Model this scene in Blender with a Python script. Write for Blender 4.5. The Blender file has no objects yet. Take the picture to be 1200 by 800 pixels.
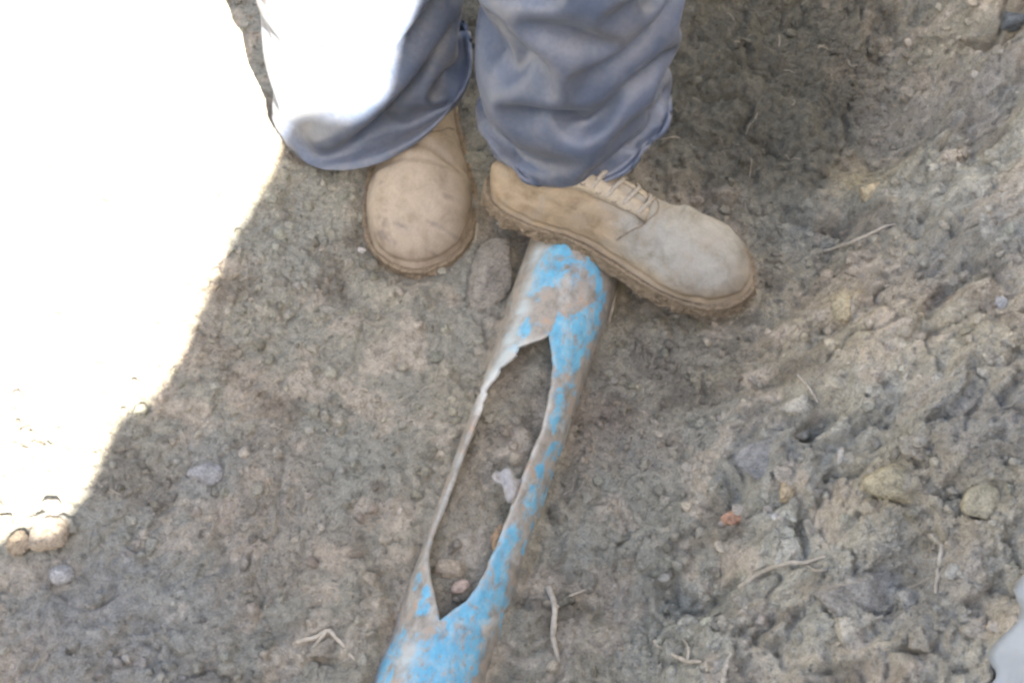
import bpy, bmesh, math, random
import numpy as np
from mathutils import Vector, Matrix
from mathutils.bvhtree import BVHTree

R = math.radians
scene = bpy.context.scene
col = scene.collection
random.seed(4)
rng = np.random.default_rng(11)

# ------------------------------------------------------------------ camera
PITCH = R(62.0); CAM_H = 1.2; HFOV = R(42.0)
CAM = np.array([0.0, -CAM_H / math.tan(PITCH), CAM_H])
cam_data = bpy.data.cameras.new('camera')
cam_data.sensor_width = 36.0
cam_data.angle = HFOV
cam_data.clip_start = 0.01; cam_data.clip_end = 500
camera = bpy.data.objects.new('camera', cam_data)
camera.location = CAM
camera.rotation_euler = (math.pi / 2 - PITCH, 0, 0)
col.objects.link(camera)
scene.camera = camera

# ------------------------------------------------------------------ sky, sun, exposure
SUN_EL = R(48.0)
SUN_H = np.array([0.42, -0.907]); SUN_H /= np.linalg.norm(SUN_H)
SUN = np.array([SUN_H[0] * math.cos(SUN_EL), SUN_H[1] * math.cos(SUN_EL), math.sin(SUN_EL)])
world = bpy.data.worlds.new('World'); scene.world = world; world.use_nodes = True
wn = world.node_tree.nodes; wl = world.node_tree.links
sky = wn.new('ShaderNodeTexSky'); sky.sky_type = 'NISHITA'; sky.sun_disc = False
sky.sun_elevation = SUN_EL
sky.sun_rotation = math.atan2(SUN_H[0], SUN_H[1])
sky.dust_density = 3.0; sky.air_density = 1.0; sky.ozone_density = 0.6
wl.new(sky.outputs[0], wn['Background'].inputs[0])
wn['Background'].inputs[1].default_value = 0.05
sd = bpy.data.lights.new('sun', 'SUN'); sd.energy = 5.0; sd.angle = R(0.5); sd.color = (1.0, 0.95, 0.88)
sun = bpy.data.objects.new('sun', sd); col.objects.link(sun)
sun.rotation_euler = Vector(SUN).to_track_quat('Z', 'Y').to_euler()
vs = scene.view_settings
vs.view_transform = 'Standard'; vs.look = 'None'; vs.gamma = 1.0; vs.use_curve_mapping = False
vs.exposure = 4.25
vs.use_white_balance = True; vs.white_balance_temperature = 6700; vs.white_balance_tint = 8
scene.cycles.filter_width = 2.6
scene.cycles.max_bounces = 6

# ------------------------------------------------------------------ projection helpers (used to survey real positions)
FPX = 600.0 / math.tan(HFOV / 2)
cp, sp = math.cos(PITCH), math.sin(PITCH)
def ray(u, v):
    x = (u - 600.0) / FPX; y = (v - 400.0) / FPX
    return np.array([x, cp - y * sp, -sp - y * cp])
def at(u, v, z=0.0):
    d = ray(u, v); t = (z - CAM[2]) / d[2]
    return CAM + d * t
def aty(u, v, y):
    d = ray(u, v); t = (y - CAM[1]) / d[1]
    return CAM + d * t

# ------------------------------------------------------------------ numpy noise
def _hash(ix, iy, iz, seed):
    h = (ix.astype(np.int64) * 374761393 + iy.astype(np.int64) * 668265263 + iz.astype(np.int64) * 2147483647 + seed * 974634777) & 0xffffffff
    h = ((h ^ (h >> 13)) * 1274126177) & 0xffffffff
    h = ((h ^ (h >> 16)) * 2246822519) & 0xffffffff
    return ((h ^ (h >> 15)) & 0xffffff) / float(0xffffff)
def vn2(x, y, seed=0):
    ix = np.floor(x); iy = np.floor(y); fx = x - ix; fy = y - iy
    fx = fx * fx * fx * (fx * (fx * 6 - 15) + 10); fy = fy * fy * fy * (fy * (fy * 6 - 15) + 10)
    z = np.zeros_like(ix)
    a = _hash(ix, iy, z, seed); b = _hash(ix + 1, iy, z, seed); c = _hash(ix, iy + 1, z, seed); d = _hash(ix + 1, iy + 1, z, seed)
    return (a + (b - a) * fx) * (1 - fy) + (c + (d - c) * fx) * fy
def fbm2(x, y, seed=0, octs=4, gain=0.5, lac=2.03):
    s = 0; a = 1; t = 0
    for o in range(octs):
        s = s + a * (vn2(x + 17.3 * o, y - 9.1 * o, seed + o * 7) * 2 - 1); t += a; a *= gain; x = x * lac; y = y * lac
    return s / t
def vn3(p, seed=0):
    i = np.floor(p); f = p - i; f = f * f * (3 - 2 * f)
    out = 0
    for dx in (0, 1):
        for dy in (0, 1):
            for dz in (0, 1):
                w = (f[:, 0] if dx else 1 - f[:, 0]) * (f[:, 1] if dy else 1 - f[:, 1]) * (f[:, 2] if dz else 1 - f[:, 2])
                out = out + w * _hash(i[:, 0] + dx, i[:, 1] + dy, i[:, 2] + dz, seed)
    return out * 2 - 1
def cells(x, y, size, seed, prob=0.7, jitter=0.8):
    """domed clods: height 0..1 of the dome covering a point, and a per-clod random"""
    gx = x / size; gy = y / size
    ix = np.floor(gx); iy = np.floor(gy); best = np.zeros_like(gx); rid = np.zeros_like(gx)
    z = np.zeros_like(ix)
    for dx in (-1, 0, 1):
        for dy in (-1, 0, 1):
            cx = ix + dx; cy = iy + dy
            px = cx + 0.5 + (_hash(cx, cy, z, seed) - 0.5) * jitter
            py = cy + 0.5 + (_hash(cx, cy, z, seed + 1) - 0.5) * jitter
            r = 0.25 + 0.4 * _hash(cx, cy, z, seed + 2)
            el = 0.7 + 0.6 * _hash(cx, cy, z, seed + 5); an = 6.28 * _hash(cx, cy, z, seed + 6)
            ex = (gx - px) * np.cos(an) + (gy - py) * np.sin(an); ey = -(gx - px) * np.sin(an) + (gy - py) * np.cos(an)
            d2 = (ex * el) ** 2 + (ey / el) ** 2
            on = _hash(cx, cy, z, seed + 3) < prob
            h = np.where(on, np.sqrt(np.clip(1 - d2 / (r * r), 0, 1)) * r * 1.6, 0)
            m = h > best
            best = np.where(m, h, best); rid = np.where(m, _hash(cx, cy, z, seed + 4), rid)
    return best, rid
def sstep(a, b, x):
    t = np.clip((x - a) / (b - a), 0, 1); return t * t * (3 - 2 * t)
def seg_dist(px, py, pts):
    """distance to polyline and signed side (+ = right of travel)"""
    bd = np.full(np.shape(px), 1e9); sg = np.zeros(np.shape(px))
    for (ax, ay), (bx, by) in zip(pts[:-1], pts[1:]):
        vx, vy = bx - ax, by - ay; L = vx * vx + vy * vy
        t = np.clip(((px - ax) * vx + (py - ay) * vy) / L, 0, 1)
        d = np.hypot(px - ax - t * vx, py - ay - t * vy)
        s = (px - ax) * vy - (py - ay) * vx
        m = d < bd
        bd = np.where(m, d, bd); sg = np.where(m, np.sign(s), sg)
    return bd, sg

# ------------------------------------------------------------------ object helpers
def link(name, me, mat=None, parent=None, smooth=True):
    o = bpy.data.objects.new(name, me); col.objects.link(o)
    if mat: me.materials.append(mat)
    if parent: o.parent = parent
    if smooth: me.polygons.foreach_set('use_smooth', [True] * len(me.polygons))
    return o
def tag(o, label=None, cat=None, group=None, kind=None):
    if label: o['label'] = label
    if cat: o['category'] = cat
    if group: o['group'] = group
    if kind: o['kind'] = kind
    return o
def empty(name, loc=(0, 0, 0), rz=0):
    o = bpy.data.objects.new(name, None); col.objects.link(o)
    o.location = loc; o.rotation_euler = (0, 0, rz); o.empty_display_size = 0.05
    return o
def quick_mesh(name, V, F):
    """V (n,3); F (m,k) with a constant k"""
    V = np.asarray(V, dtype=np.float32); F = np.asarray(F, dtype=np.int32)
    me = bpy.data.meshes.new(name); k = F.shape[1]
    me.vertices.add(len(V)); me.vertices.foreach_set('co', V.ravel())
    me.loops.add(F.size); me.loops.foreach_set('vertex_index', F.ravel())
    me.polygons.add(len(F)); me.polygons.foreach_set('loop_start', np.arange(len(F), dtype=np.int32) * k)
    me.update(calc_edges=True); me.validate()
    return me
def set_col(me, name, C):
    a = me.attributes.new(name, 'FLOAT_COLOR', 'POINT')
    C = np.asarray(C, dtype=np.float32)
    if C.shape[1] == 3: C = np.concatenate([C, np.ones((len(C), 1), np.float32)], 1)
    a.data.foreach_set('color', C.ravel())
def grid_faces(nu, nv, wrap_u=False):
    """vertex index = v*nu+u"""
    U = np.arange(nu if wrap_u else nu - 1); Vv = np.arange(nv - 1)
    u, v = np.meshgrid(U, Vv); u = u.ravel(); v = v.ravel(); u2 = (u + 1) % nu
    return np.stack([v * nu + u, v * nu + u2, (v + 1) * nu + u2, (v + 1) * nu + u], 1)
def tube(pts, rad, n=8):
    """verts and quads of a capped-ish tapered tube along pts"""
    pts = np.asarray(pts, float); m = len(pts)
    rad = np.full(m, rad) if np.isscalar(rad) else np.asarray(rad)
    T = np.gradient(pts, axis=0); T /= np.linalg.norm(T, axis=1)[:, None] + 1e-9
    ref = np.array([0, 0, 1.0]) if abs(T[0][2]) < 0.9 else np.array([1.0, 0, 0])
    V = []
    for i in range(m):
        a = np.cross(T[i], ref); a /= np.linalg.norm(a) + 1e-9; b = np.cross(a, T[i])
        for k in range(n):
            t = 2 * math.pi * k / n
            V.append(pts[i] + rad[i] * (a * math.cos(t) + b * math.sin(t)))
    F = grid_faces(n, m, True)
    return np.array(V), F
def spline(pts, n=24):
    """Catmull-Rom through pts"""
    P = np.asarray(pts, float); P = np.vstack([2 * P[0] - P[1], P, 2 * P[-1] - P[-2]])
    out = []
    segs = len(P) - 3
    for s in np.linspace(0, segs - 1e-6, n):
        i = int(s); t = s - i; a, b, c, d = P[i:i + 4]
        out.append(0.5 * (2 * b + (c - a) * t + (2 * a - 5 * b + 4 * c - d) * t * t + (3 * b - a - 3 * c + d) * t ** 3))
    return np.array(out)

# ------------------------------------------------------------------ materials
def new_mat(name):
    m = bpy.data.materials.new(name); m.use_nodes = True
    nt = m.node_tree; return m, nt.nodes, nt.links, nt.nodes['Principled BSDF']
def mixc(n, l, fac, a, b, blend='MIX'):
    x = n.new('ShaderNodeMix'); x.data_type = 'RGBA'; x.blend_type = blend
    for s, val in ((x.inputs[0], fac), (x.inputs[6], a), (x.inputs[7], b)):
        if hasattr(val, 'type') and hasattr(val, 'links'): l.new(val, s)
        elif isinstance(val, (tuple, list)): s.default_value = tuple(val) + ((1,) if len(val) == 3 else ())
        else: s.default_value = val
    return x.outputs[2]
def noise(n, l, scale, detail=6, rough=0.6, coord=None, dist=0.0):
    t = n.new('ShaderNodeTexNoise'); t.inputs['Scale'].default_value = scale
    t.inputs['Detail'].default_value = detail; t.inputs['Roughness'].default_value = rough; t.inputs['Distortion'].default_value = dist
    if coord is not None: l.new(coord, t.inputs['Vector'])
    return t.outputs['Fac']
def ramp(n, l, src, *stops):
    r = n.new('ShaderNodeValToRGB'); l.new(src, r.inputs[0])
    els = r.color_ramp.elements
    els[0].position, els[0].color = stops[0][0], tuple(stops[0][1]) + (1,)
    els[1].position, els[1].color = stops[-1][0], tuple(stops[-1][1]) + (1,)
    for p, c in stops[1:-1]:
        e = els.new(p); e.color = tuple(c) + (1,)
    return r.outputs[0]
def bump(n, l, b, src, strength, dist, prev=None):
    x = n.new('ShaderNodeBump'); x.inputs['Strength'].default_value = strength; x.inputs['Distance'].default_value = dist
    l.new(src, x.inputs['Height'])
    if prev is not None: l.new(prev, x.inputs['Normal'])
    l.new(x.outputs[0], b.inputs['Normal']); return x.outputs[0]

def soil_material(name, attr=True, base=(0.3, 0.25, 0.2)):
    m, n, l, b = new_mat(name)
    geo = n.new('ShaderNodeNewGeometry').outputs['Position']
    if attr:
        a = n.new('ShaderNodeAttribute'); a.attribute_name = 'tint'; c0 = a.outputs['Color']
    else:
        rgb = n.new('ShaderNodeRGB'); rgb.outputs[0].default_value = base + (1,); c0 = rgb.outputs[0]
    f1 = noise(n, l, 130, 8, 0.7, geo, 0.4)
    f2 = noise(n, l, 520, 4, 0.7, geo)
    c = mixc(n, l, 1.0, c0, ramp(n, l, f1, (0.30, (0.62, 0.60, 0.57)), (0.5, (1, 1, 1)), (0.72, (1.28, 1.26, 1.22))), 'MULTIPLY')
    c = mixc(n, l, 1.0, c, ramp(n, l, f2, (0.32, (0.72, 0.72, 0.71)), (0.5, (1, 1, 1)), (0.7, (1.25, 1.24, 1.22))), 'MULTIPLY')
    l.new(c, b.inputs['Base Color'])
    b.inputs['Roughness'].default_value = 0.95; b.inputs['Specular IOR Level'].default_value = 0.15
    p = bump(n, l, b, f1, 1.0, 0.007)
    bump(n, l, b, f2, 0.9, 0.003, p)
    return m
M_SOIL = soil_material('soil')

# ================================================================== TERRAIN
PA = at(668, 320, 0.04); PB = at(510, 780, 0.04)          # two surveyed points on the pipe axis
pdir = (PB - PA)[:2]; pdir /= np.linalg.norm(pdir); pnor = np.array([-pdir[1], pdir[0]])
PIPE_R = 0.0475; PIPE_Z = 0.036

toe_w = np.array([at(u, v)[:2] for u, v in ((640, 1000), (690, 800), (735, 650), (775, 540), (840, 440), (905, 330), (960, 220), (1010, 100), (1040, 0), (1060, -200))])
order = np.argsort(toe_w[:, 1]); toe_w = toe_w[order]

def base_height(x, y):
    xt = np.interp(y, toe_w[:, 1], toe_w[:, 0])
    d = x - xt
    k = 0.06
    right = 0.95 * k * np.logaddexp(0, np.clip(d / k, -40, 40))
    dl = -x - 0.16 - 0.25 * y
    left = 0.17 * 0.08 * np.logaddexp(0, np.clip(dl / 0.08, -40, 40))
    z = np.minimum(right, 0.9) + np.minimum(left, 0.5)
    c = at(885, 120)
    z = z - 0.20 * np.exp(-(((x - c[0]) / 0.14) ** 2 + ((y - c[1] - 0.05) / 0.24) ** 2))
    c = at(548, 40)
    z = z - 0.16 * np.exp(-(((x - c[0]) / 0.07) ** 2 + ((y - c[1]) / 0.13) ** 2))
    # far end of the trench
    z = z + 1.0 * sstep(0.62, 1.5, y + 0.25 * np.maximum(x, 0)) * sstep(-0.9, 0.2, x)
    # left bank far off
    z = z + 1.0 * sstep(0.9, 2.6, -x)
    # bedding along the pipe: soil banked a little against its sides
    s = (x - PA[0]) * pdir[0] + (y - PA[1]) * pdir[1]
    q = (x - PA[0]) * pnor[0] + (y - PA[1]) * pnor[1]
    z = z + np.where(q < 0, 0.031, 0.016) * np.exp(-(q / 0.13) ** 2) * sstep(-0.02, 0.08, s)
    # soil heaped over the pipe behind the boot
    z = z + 0.07 * np.exp(-((s + 0.13) / 0.05) ** 2 - (q / 0.07) ** 2)
    return z

# edge of the shade on the ground, surveyed, then carried up the sun's ray to the crest of an unseen spoil bank, added and shaped to cast it
edge_px = [(-260, 830), (-120, 735), (0, 658), (60, 604), (130, 526), (200, 456), (245, 382), (272, 312), (300, 252), (352, 185)]
edge_hidden = [(-.218, .258), (-.150, .282), (-.143, .34), (-.155, .45)]      # goes on behind the near leg
def hit_ground(u, v):
    z = 0.0
    for _ in range(8):
        p = at(u, v, z); z = float(base_height(np.array([p[0]]), np.array([p[1]]))[0])
    return p
CREST_Z = 1.72
rim = []
for u, v in edge_px:
    p = hit_ground(u, v); t = (CREST_Z - p[2]) / SUN[2]
    rim.append((p + SUN * t)[:2])
for hx, hy in edge_hidden:
    rim.append((np.array([hx, hy, 0.02]) + SUN * (CREST_Z - 0.02) / SUN[2])[:2])
rim = np.array(rim)
d0 = rim[0] - rim[1]; d1 = np.array([.97, .24])
rim = np.vstack([rim[0] + d0 / np.linalg.norm(d0) * 6, rim[0] + d0 / np.linalg.norm(d0) * 1.0, rim, rim[-1] + d1 * 1.2, rim[-1] + np.array([3.2, 1.6]), rim[-1] + np.array([12, 30.0])])

def coarse_height(x, y):
    z = base_height(x, y)
    dd, sg = seg_dist(x, y, rim)
    dd = dd + 0.0
    inside = sg < 0
    W = 0.36
    wall = np.where(inside, CREST_Z * np.clip(1 - dd / W, 0, 1) ** 0.85, np.maximum(CREST_Z - 0.28 * dd, 1.05))
    k = 0.05
    return np.maximum(z, wall) + k * np.exp(-np.abs(z - wall) / k) * 0.3

# local features in the bank: (u, v, z guess, radius m, depth m)
pits = [(938, 498, .16, .016, .035), (932, 522, .16, .012, .03), (830, 665, .10, .03, .03), (850, 690, .1, .02, .025), (1185, 30, .2, .03, .04),
        (975, 395, .15, .014, .02), (965, 290, .08, .010, .03), (1110, 320, .22, .025, .02), (1050, 700, .28, .03, .03), (700, 690, .03, .03, .02), (360, 770, .03, .03, .018), (770, 690, .05, .03, .025)]
bumps = [(1005, 700, .27, .04, .03), (1050, 575, .24, .04, .015), (890, 545, .14, .03, .012), (985, 365, .15, .02, .01), (60, 628, .08, .028, .018), (640, 720, .03, .02, .015), (400, 755, .03, .05, .015),
         (1130, 480, .26, .07, .03), (1060, 400, .2, .06, .02), (930, 600, .17, .05, .012), (850, 520, .1, .06, .012), (1000, 270, .12, .06, .025), (1140, 200, .22, .1, .03), (240, 560, .05, .04, .01)]
def survey(u, v):
    z = 0.1
    for _ in range(14):
        p = at(u, v, z); z = 0.5 * z + 0.5 * float(coarse_height(np.array([p[0]]), np.array([p[1]]))[0])
    return at(u, v, z)
FEAT = []
for lst, sgn in ((pits, -1), (bumps, 1)):
    for u, v, zg, r, dep in lst:
        p = survey(u, v); FEAT.append((p[0], p[1], r, sgn * dep))

boot_pads = []          # (x, y, r, z) filled below: ground pressed flat under a boot
def full_height(x, y):
    z = coarse_height(x, y)
    wx = x + 0.02 * fbm2(x * 14, y * 14, 91, 3); wy = y + 0.02 * fbm2(x * 14 + 40, y * 14, 92, 3)
    near = np.exp(-((x / 1.6) ** 2 + ((y) / 1.6) ** 2))
    xt = np.interp(y, toe_w[:, 1], toe_w[:, 0])
    rb = sstep(-0.05, 0.15, x - xt)                     # on the right bank
    pit_zone = sstep(0.05, 0.3, y) * sstep(0.12, 0.25, x)
    rough = 0.60 + 1.15 * rb + 0.9 * pit_zone + 0.3 * sstep(-0.05, -0.3, y) * (1 - rb)
    lit = sstep(.02, .16, -(x + .31) + .62 * (y + .02))          # trodden ground beyond the trench side
    rough = rough * (1 - .75 * lit)
    # tool drag marks climbing the right bank
    ca, sa = math.cos(R(52)), math.sin(R(52))
    al = wx * ca + wy * sa; ac = -wx * sa + wy * ca
    drag = fbm2(al * 4.5, ac * 26, 33, 3)
    z = z + rb * 0.028 * drag
    z = z + 0.026 * fbm2(wx * 7, wy * 7, 5, 3) * (0.35 + 1.1 * rb + 0.8 * pit_zone)
    z = z + 0.013 * rough * fbm2(wx * 28, wy * 28, 6, 5, 0.6)
    z = z + 0.006 * rough * (0.55 - np.abs(fbm2(wx * 75, wy * 75, 7, 4, 0.62)))
    m1 = sstep(-0.25, 0.35, fbm2(x * 5, y * 5, 61, 2))
    for size, seed, amp, pr in ((0.060, 101, 0.20, 0.35), (0.026, 121, 0.20, 0.45), (0.012, 141, 0.22, 0.5)):
        h, _ = cells(wx + 0.5 * size * fbm2(x / size * 1.8, y / size * 1.8, seed + 50, 3), wy + 0.5 * size * fbm2(x / size * 1.8 + 33, y / size * 1.8, seed + 55, 3), size, seed, pr)
        z = z + h * size * amp * (0.35 + 0.65 * m1) * (0.6 + 0.5 * np.minimum(rough, 1)) * (1 - .7 * lit)
    # dark cracks
    cr = 1 - np.abs(fbm2(wx * 16 + 5, wy * 16, 71, 3))
    z = z - 0.010 * np.clip(cr - 0.90, 0, 1) * 10 * rough * 0.6
    for fx, fy, r, dep in FEAT:
        w = np.exp(-(((wx - fx) ** 2 + (wy - fy) ** 2) / (r * r)))
        z = z + dep * w
    far = np.clip(np.hypot(x, y) - 1.5, 0, None)
    z = z + np.minimum(far * 0.05, 0.4) * fbm2(x * 0.9, y * 0.9, 81, 4)
    # crest stays level enough that the shade ends where it does
    dd, sg = seg_dist(x, y, rim)
    near_crest = np.exp(-(dd / 0.10) ** 2)
    z = z * (1 - near_crest) + near_crest * (CREST_Z + 0.012 * fbm2(x * 18, y * 18, 15, 3))
    for bx, by, r, bz in boot_pads:
        w = 1 - sstep(r * 0.7, r * 1.3, np.hypot(x - bx, y - by))
        z = z * (1 - w) + bz * w + .009 * np.exp(-((np.hypot(x - bx, y - by) - r * 1.15) / .014) ** 2)
    # the run of soil inside and beside the pipe
    s = (x - PA[0]) * pdir[0] + (y - PA[1]) * pdir[1]
    q = (x - PA[0]) * pnor[0] + (y - PA[1]) * pnor[1]
    w = (1 - sstep(0.040, 0.056, np.abs(q))) * sstep(-0.12, -0.05, s) * (1 - sstep(0.7, 0.8, s))
    inner = 0.048 + 0.010 * fbm2(x * 40, y * 40, 19, 4) + 0.3 * (z - coarse_height(x, y))
    z = z * (1 - w) + inner * w
    return z

def mixv(a, b, t): return a + (b - a) * t[:, None]
OCHRE = [(1050, 565, .035), (1150, 585, .03), (985, 360, .014), (1095, 640, .02), (1020, 215, .03), (1000, 240, .03), (300, 200, .03)]
OCHRE = [tuple(survey(u, v)[:2]) + (r,) for u, v, r in OCHRE]
GREYP = [(890, 540, .04), (1140, 520, .08), (1060, 700, .05), (1110, 300, .06), (240, 555, .03), (80, 700, .06), (150, 740, .1), (1160, 120, .06)]
GREYP = [tuple(survey(u, v)[:2]) + (r,) for u, v, r in GREYP]
def soil_color(x, y):
    n = len(x)
    brown = np.array([0.280, 0.250, 0.192]); grey = np.array([0.262, 0.252, 0.212]); dark = np.array([0.17, 0.15, 0.12])
    pale = np.array([0.40, 0.345, 0.275]); ochre = np.array([0.42, 0.345, 0.215]); cool = np.array([0.235, 0.235, 0.225])
    red = np.array([0.30, 0.225, 0.17])
    a = sstep(-0.35, 0.35, fbm2(x * 6, y * 6, 201, 4)); c = mixv(np.tile(brown, (n, 1)), grey, a)
    leftg = sstep(0.0, -0.35, x + 0.3 * y) ; c = mixv(c, grey * 0.98, 0.6 * leftg)
    c = mixv(c, dark, 0.85 * sstep(0.08, 0.5, fbm2(x * 22, y * 22, 211, 4)))
    c = mixv(c, pale, 0.8 * sstep(0.12, 0.5, fbm2(x * 30 + 3, y * 30, 221, 4)))
    c = mixv(c, red, 0.25 * sstep(0.1, 0.5, fbm2(x * 9 + 8, y * 9, 231, 3)))
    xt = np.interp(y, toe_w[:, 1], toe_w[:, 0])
    c = c * (1 + .58 * sstep(-0.02, 0.16, x - xt)[:, None] * np.array([1.06, 1.0, .93]))  # dry bank soil, coloured lighter still to make up for weak light
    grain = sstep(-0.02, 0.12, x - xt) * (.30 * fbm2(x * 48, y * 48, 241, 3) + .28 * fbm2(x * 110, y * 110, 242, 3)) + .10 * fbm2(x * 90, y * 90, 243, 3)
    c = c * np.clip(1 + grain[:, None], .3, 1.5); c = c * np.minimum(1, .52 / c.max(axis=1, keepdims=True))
    gap_shade = np.exp(-(((x + .04) / .08) ** 2 + ((y - .42) / .15) ** 2))  # shade between the legs, painted into the soil colour
    c = mixv(c, np.array([0.085, 0.082, 0.066]), 0.8 * gap_shade)
    damp_shade = sstep(0.08, 0.26, y + 0.35 * (x - 0.2)) * sstep(0.04, 0.13, x) * (1 - sstep(0.23, 0.40, x - 0.25 * y))
    c = mixv(c, np.array([0.085, 0.082, 0.066]), 0.88 * damp_shade)                 # wet soil of the far pit, with the shade there painted in too
    wx = x + 0.012 * fbm2(x * 40, y * 40, 5, 3); wy = y + 0.012 * fbm2(x * 40 + 9, y * 40, 6, 3)
    for ox, oy, r in OCHRE: c = mixv(c, ochre, 0.6 * np.exp(-((wx - ox) ** 2 + (wy - oy) ** 2) / (r * r)))
    for ox, oy, r in GREYP: c = mixv(c, cool, 0.6 * np.exp(-((wx - ox) ** 2 + (wy - oy) ** 2) / (r * r)))
    return c

# ------------------------------------------------------------------ pipe (open on top where the wall has been torn out)
def pipe_frame(s, th, r=PIPE_R):
    """s metres from PA towards the camera, th from the +q side over the top (0..pi) round below"""
    c = PA[:2] + pdir * s
    q = r * np.cos(th); z = PIPE_Z + r * np.sin(th)
    return np.array([c[0] + pnor[0] * q, c[1] + pnor[1] * q, z])
def pipe_hit(u, v, r=PIPE_R):
    d = ray(u, v)
    o = CAM - np.array([PA[0], PA[1], PIPE_Z])
    ax = np.array([pdir[0], pdir[1], 0.0])
    dp = d - ax * d.dot(ax); op = o - ax * o.dot(ax)
    A = dp.dot(dp); B = 2 * dp.dot(op); C = op.dot(op) - r * r
    D = B * B - 4 * A * C
    t = (-B - math.sqrt(max(D, 0))) / (2 * A)
    p = o + d * t
    return p.dot(ax), math.atan2(p[2], p[0] * pnor[0] + p[1] * pnor[1])
gap = [(.097, 83, 83), (.104, 92, 78), (.112, 104, 73), (.126, 117, 66), (.145, 130, 60), (.167, 138, 55), (.186, 140, 53), (.21, 141, 55), (.228, 142, 57), (.256, 143, 58),
       (.276, 145, 59), (.306, 148, 61), (.319, 146, 62), (.33, 143, 63.5), (.353, 124, 68), (.365, 113, 74), (.380, 101, 86), (.390, 94, 94)]
gs = np.array([g[0] for g in gap]); gl = np.radians([g[1] for g in gap]); gr = np.radians([g[2] for g in gap])
def px_st(u, v):
    s, t = pipe_hit(u, v); return s, t * PIPE_R
BLUE = [(655, 305, 20, 1.0), (640, 325, 12, .9), (690, 320, 16, .8), (622, 345, 10, .6), (672, 395, 22, 1.4), (688, 385, 18, 1.3), (660, 410, 16, 1.3), (612, 385, 9, 1.0), (600, 405, 9, 1.0), (700, 350, 9, .8),
        (657, 462, 11, 1.2), (652, 490, 10, 1.1), (645, 520, 10, .9), (636, 550, 10, .9), (650, 530, 12, .5), (630, 580, 12, .9), (620, 590, 12, .8), (600, 630, 14, 1.1), (585, 670, 18, 1.3), (562, 700, 20, 1.4), (545, 730, 20, 1.4), (535, 765, 24, 1.4), (520, 790, 20, 1.3),
        (493, 675, 8, 1.0), (497, 705, 8, 1.0), (470, 745, 12, .9), (450, 780, 14, .9), (590, 720, 14, .6), (505, 830, 40, 1.3), (690, 450, 14, .4), (678, 500, 16, .5), (660, 560, 16, .55), (640, 620, 16, .6), (615, 690, 18, .65), (596, 750, 18, .6), (668, 440, 12, .5), (655, 530, 14, .5), (640, 580, 14, .6), (622, 630, 14, .6)]
BLUE = [px_st(u, v) + (r / 1200.0, a) for u, v, r, a in BLUE]
PALE = [(632, 300, 10), (622, 335, 10), (612, 365, 10), (598, 395, 9), (590, 420, 10), (575, 445, 9), (480, 765, 10)]
PALE = [px_st(u, v) + (r / 1100.0,) for u, v, r in PALE]

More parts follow.
